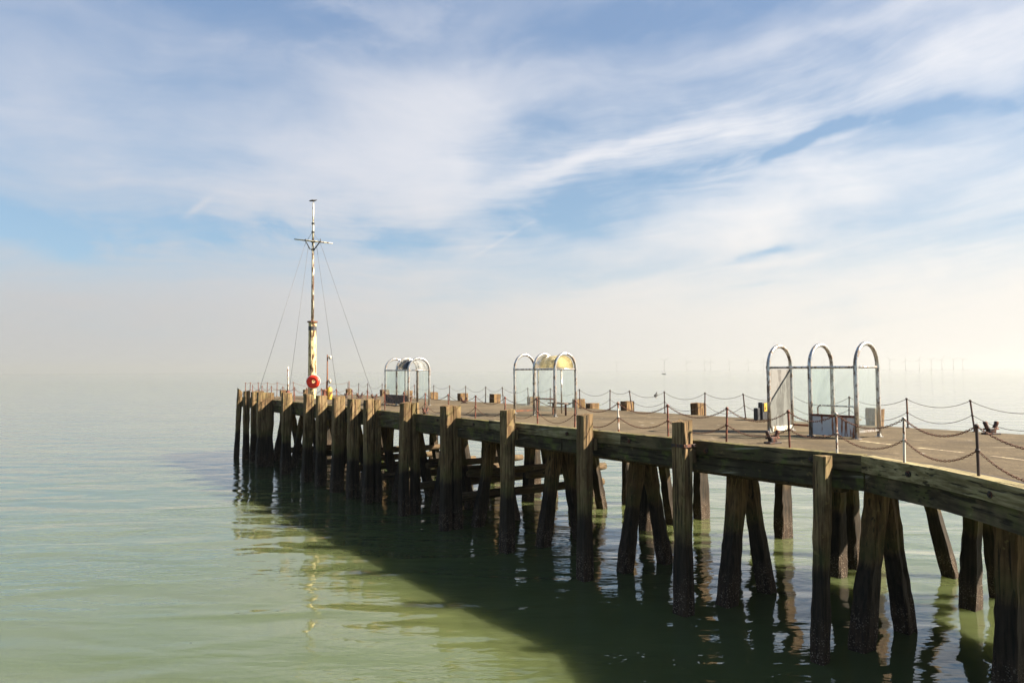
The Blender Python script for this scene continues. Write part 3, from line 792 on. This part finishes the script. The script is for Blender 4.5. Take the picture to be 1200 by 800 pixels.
# ------------------------------------------------------------------ far out: turbines and boat
TX = [723, 778.5, 805, 826, 833, 855, 877, 895, 924, 966, 1043, 1061.5, 1077.5, 1091.5, 1104, 1117.5, 1128.5]
def turbine():
    root = thing('wind_turbine', (0, 0, 0), 'x', 'wind turbine', 'wind turbines on the hazy horizon')
    q = MB(); q.tube([(0, 0, 0), (0, 0, 14), (0, 0, 14.1), (0, 0, 81)], [3.4, 3.4, 2.9, 1.9], 12); local_part(q, 'tower', M['turbine'], root)
    q = MB(); q.box((0, 1.5, 82.4), 4, 12, 4.2, 0, .8); local_part(q, 'nacelle', M['turbine'], root)
    q = MB(); q.tube([(0, -4.4, 82.4), (0, -6.0, 82.4), (0, -7.2, 82.4)], [2.0, 1.8, .4], 12); hub = local_part(q, 'hub', M['turbine'], root)
    for k in range(3):
        a = R(90+120*k); dx, dz = math.cos(a), math.sin(a); q = MB()
        n_ = 7; vs = []; fs = []
        for i in range(n_+1):
            f_ = i/n_; r_ = 1.5+45*f_; ch = 5.2*(1-.75*f_) if i else 2.0; th = .9*(1-.8*f_)
            for sx, sy in ((-.3, 0), (0, -.5), (.7, 0), (0, .5)):
                lx = sx*ch; vs.append((dx*r_-dz*lx, -5.4+sy*th, 82.4+dz*r_+dx*lx))
        for i in range(n_):
            for j in range(4): fs.append((i*4+j, i*4+(j+1) % 4, i*4+4+(j+1) % 4, i*4+4+j))
        fs += [(0, 1, 2, 3), (n_*4, n_*4+1, n_*4+2, n_*4+3)]
        q.add(vs, fs, True); b_ = q.build('blade', M['turbine']); b_.parent = hub
    return root
proto = turbine()
lab = ['faintest turbine, leftmost of the row, between the yellow-roofed shelter and the boat', 'turbine with spread blades standing directly above the tiny boat',
       'turbine next to the right of the one above the boat', 'left one of the two close turbines left of the roofless shelter', 'right one of the two close turbines left of the roofless shelter',
       'third turbine left of the roofless shelter, above the far chain', 'second turbine left of the roofless shelter', 'turbine directly left of the roofless shelter edge',
       'turbine seen inside the left arch of the roofless shelter', 'turbine seen inside the middle arch of the roofless shelter', 'turbine directly right of the roofless shelter, standing apart',
       'sixth turbine counted from the right end of the row', 'fifth turbine counted from the right end of the row', 'fourth turbine counted from the right end of the row',
       'third turbine counted from the right end of the row', 'second turbine from the right end of the row', 'last turbine at the right end of the row']
rn = random.Random(5)
for i, px in enumerate(TX):
    o = proto if i == 0 else copy_tree(proto)
    Y = 6100 if px > 1000 else (6700 if i > 1 else 7300)
    if i == 1: Y = 5700
    d = ray(px, 434); o.location = (d.x/d.y*Y, Y, 0)
    hubs = [c_ for c_ in o.children if c_.name.startswith('hub')]
    ang = rn.uniform(0, R(120)) if i != 1 else R(60)
    for h_ in hubs:
        c = Vector((0, 0, 82.4)); h_.matrix_basis = Matrix.Translation(c) @ Matrix.Rotation(ang, 4, 'Y') @ Matrix.Translation(-c)
    o['label'] = lab[i]
bp = at(778, 438.3, 0)
bt = thing('motor_boat', (bp.x, bp.y, 0), 'tiny dark boat far out on the pale sea below a turbine', 'boat', None, R(6))
vs = []; fs = []; st_ = [(-2.6, .95, .75), (-1.2, 1.1, .75), (.6, 1.05, .85), (1.9, .6, 1.0), (2.8, .05, 1.15)]
for x, hw, hh in st_: vs += [(x, -hw, hh), (x, -hw*.55, -.15), (x, hw*.55, -.15), (x, hw, hh)]
for i in range(4):
    for j in range(4): fs.append((i*4+j, i*4+(j+1) % 4, i*4+4+(j+1) % 4, i*4+4+j))
fs += [(0, 1, 2, 3), (16, 17, 18, 19)]
q = MB(); q.add(vs, fs); local_part(q, 'hull', M['hull'], bt)
q = MB(); q.box((-.3, 0, 1.1), 1.3, 1.2, .75, 0, .1); local_part(q, 'cabin', M['cabin'], bt)

# ------------------------------------------------------------------ haze
q = MB(); q.box((0, 6500, 64.5), 32000, 18400, 131)
mt, nt, b = mat('sea_haze'); out = nt.nodes['Material Output']; nt.nodes.remove(b)
pv = nt.nodes.new('ShaderNodeVolumePrincipled')
pv.inputs['Color'].default_value = (.52, .522, .535, 1); pv.inputs['Density'].default_value = 1.6e-4
pv.inputs['Anisotropy'].default_value = .30
nt.links.new(pv.outputs[0], out.inputs['Volume'])
haze = q.build('haze', mt); haze['kind'] = 'stuff'

# ------------------------------------------------------------------ sun and sky
SUN_EL, SUN_AZ = 34.0, 97.0             # azimuth clockwise from the view direction (+Y)
sd = Vector((math.sin(R(SUN_AZ))*math.cos(R(SUN_EL)), math.cos(R(SUN_AZ))*math.cos(R(SUN_EL)), math.sin(R(SUN_EL))))
sl_ = bpy.data.lights.new('sun', 'SUN'); sl_.energy = 5.0; sl_.angle = R(.6); sl_.color = (1.0, .90, .74)
so = bpy.data.objects.new('sun', sl_); col.objects.link(so)
so.rotation_euler = sd.to_track_quat('Z', 'Y').to_euler(); so.location = (20, 0, 30)

wd = bpy.data.worlds.new('World'); sc.world = wd; wd.use_nodes = True
nt = wd.node_tree; bg = nt.nodes['Background']
sky = nt.nodes.new('ShaderNodeTexSky'); sky.sky_type = 'NISHITA'; sky.sun_disc = False
sky.sun_elevation = R(SUN_EL); sky.sun_rotation = R(SUN_AZ); sky.air_density = 1.0; sky.dust_density = 1.2; sky.ozone_density = 1.5
tc = nt.nodes.new('ShaderNodeTexCoord'); dv = N(nt, tc.outputs['Generated']); dx, dy, dz = sep(nt, dv)
az = dx._m('ARCTAN2', dy); el = dz._m('ARCSINE')
wz = noise(nt, dv, 3.2, 4, .55); wz2 = noise(nt, vscale(nt, dv, 1, 1, 1.7, 1.0), 4.1, 4, .55)
azw = az + (wz-.5)*.30; elw = el + (wz2-.5)*.11
def gpx(x0, y0, sx, sy, ang, warp=True, k=1.0):
    """soft elliptical region centred where the photograph shows it, sizes in its pixels"""
    a0 = math.atan((x0-600)/FPX); e0 = (434-y0)/FPX
    A, E = (azw, elw) if warp else (az, el)
    c_, s_ = math.cos(R(ang)), math.sin(R(ang))
    p = (A-a0)*c_+(E-e0)*s_; q_ = (E-e0)*c_-(A-a0)*s_
    p = p*(FPX/sx); q_ = q_*(FPX/sy)
    return ((p*p+q_*q_)*-1.0).exp()*k
# high cirrus plane: streaks run to a vanishing point left of centre
inv = (dz.mx(0.0)+.10); Xp = dx/inv; Yp = dy/inv
th = R(-17); sx_ = Xp*math.sin(th)+Yp*math.cos(th); sy_ = Xp*math.cos(th)-Yp*math.sin(th)
bow = (az+.28); eb = el - bow*bow*.085                    # streaks bow gently upward to both sides
ve = (eb.mx(-.06)+.12)._m('LOGARITHM', 2.718)
wv_ = noise(nt, comb(nt, az*2.0, ve*1.6, 3.0), 1.0, 3, .5)
fine = noise(nt, comb(nt, az*3.0, ve*5.5+wv_*2.6, 83.0), 1.0, 7, .55)
soft = noise(nt, comb(nt, az*2.6, ve*2.2+wv_*1.8, 63.0), 1.0, 5, .55)
feather = noise(nt, comb(nt, az*7.0+wv_*2.0, ve*26.0+wv_*9.0, 2.0), 1.0, 6, .65)
clump = noise(nt, vscale(nt, dv, 1, 1, 2.2), 5.0, 7, .6, .5)
brk = clump.ss(.36, .62)*1.25
cov = .545 + (soft-.5)*.85 + (fine-.5)*.46 + (feather-.5)*(.12+gpx(760, 195, 330, 60, 8, k=.55)+gpx(300, 275, 330, 45, 0, k=.35)) + (clump-.5)*.50
cov = cov + gpx(440, 190, 180, 85, 30, k=.34) + gpx(160, 190, 200, 60, -10, k=.12)
cov = cov + gpx(980, 258, 300, 32, 6, k=.34) + gpx(690, 190, 120, 13, 14, k=.40) + gpx(1080, 140, 260, 24, 8, k=.20) + gpx(1000, 85, 260, 12, 6, k=.12)
gap = gpx(320, 15, 300, 80, 0, k=.26) + gpx(120, 298, 240, 20, 2, k=.40) + gpx(400, 285, 150, 18, -5, k=.26)
gap = gap + gpx(880, 207, 150, 10, 9, k=.36) + gpx(1130, 180, 150, 9, 8, k=.30) + gpx(840, 45, 220, 24, 6, k=.26) + gpx(640, 255, 120, 24, 5, k=.28) + gpx(650, 140, 100, 30, 15, k=.14) + gpx(930, 307, 90, 6, 5, k=.26)
cov = cov - gap*brk*1.35
cov = cov + gpx(229, 259, 16, 3.5, 42, False, .26) + gpx(592, 280, 40, 2.2, 30, False, .12)
cov = cov + el.ss(.20, .02)*.55 - el.ss(.55, .95)*.55 - dy.ss(.15, -.45)*.45
cm = cov.ss(.24, 1.05)
side = az.ss(-.62, .62)                                  # sunward side is brighter and creamier
ccol = mixc(nt, side, (3.75, 3.88, 4.3), (5.6, 5.5, 5.5))
lowc = mixc(nt, side, (3.1, 3.1, 3.15), (5.1, 4.85, 4.5))
ccol = mixc(nt, el.ss(.30, .03), ccol, lowc)
skyc = mixc(nt, .70, N(nt, sky.outputs[0]), mixc(nt, el.ss(.5, .9), mixc(nt, el.ss(.05, .5), (1.5, 2.65, 3.7), (1.15, 1.85, 3.1)), (.55, 1.0, 2.0)))
fin = mixc(nt, cm*el.ss(.05, .40, .97, .84), skyc, ccol)
nt.links.new(fin.so, bg.inputs['Color']); bg.inputs['Strength'].default_value = .05

# ------------------------------------------------------------------ render settings
sc.view_settings.view_transform = 'Standard'; sc.view_settings.look = 'None'
sc.view_settings.exposure = 1.9; sc.view_settings.gamma = 1.0; sc.view_settings.use_curve_mapping = False
sc.render.engine = 'CYCLES'
sc.cycles.use_denoising = True
sc.cycles.max_bounces = 10; sc.cycles.transparent_max_bounces = 24; sc.cycles.volume_bounces = 2
sc.cycles.caustics_reflective = False; sc.cycles.caustics_refractive = False
sc.cycles.sample_clamp_indirect = 6
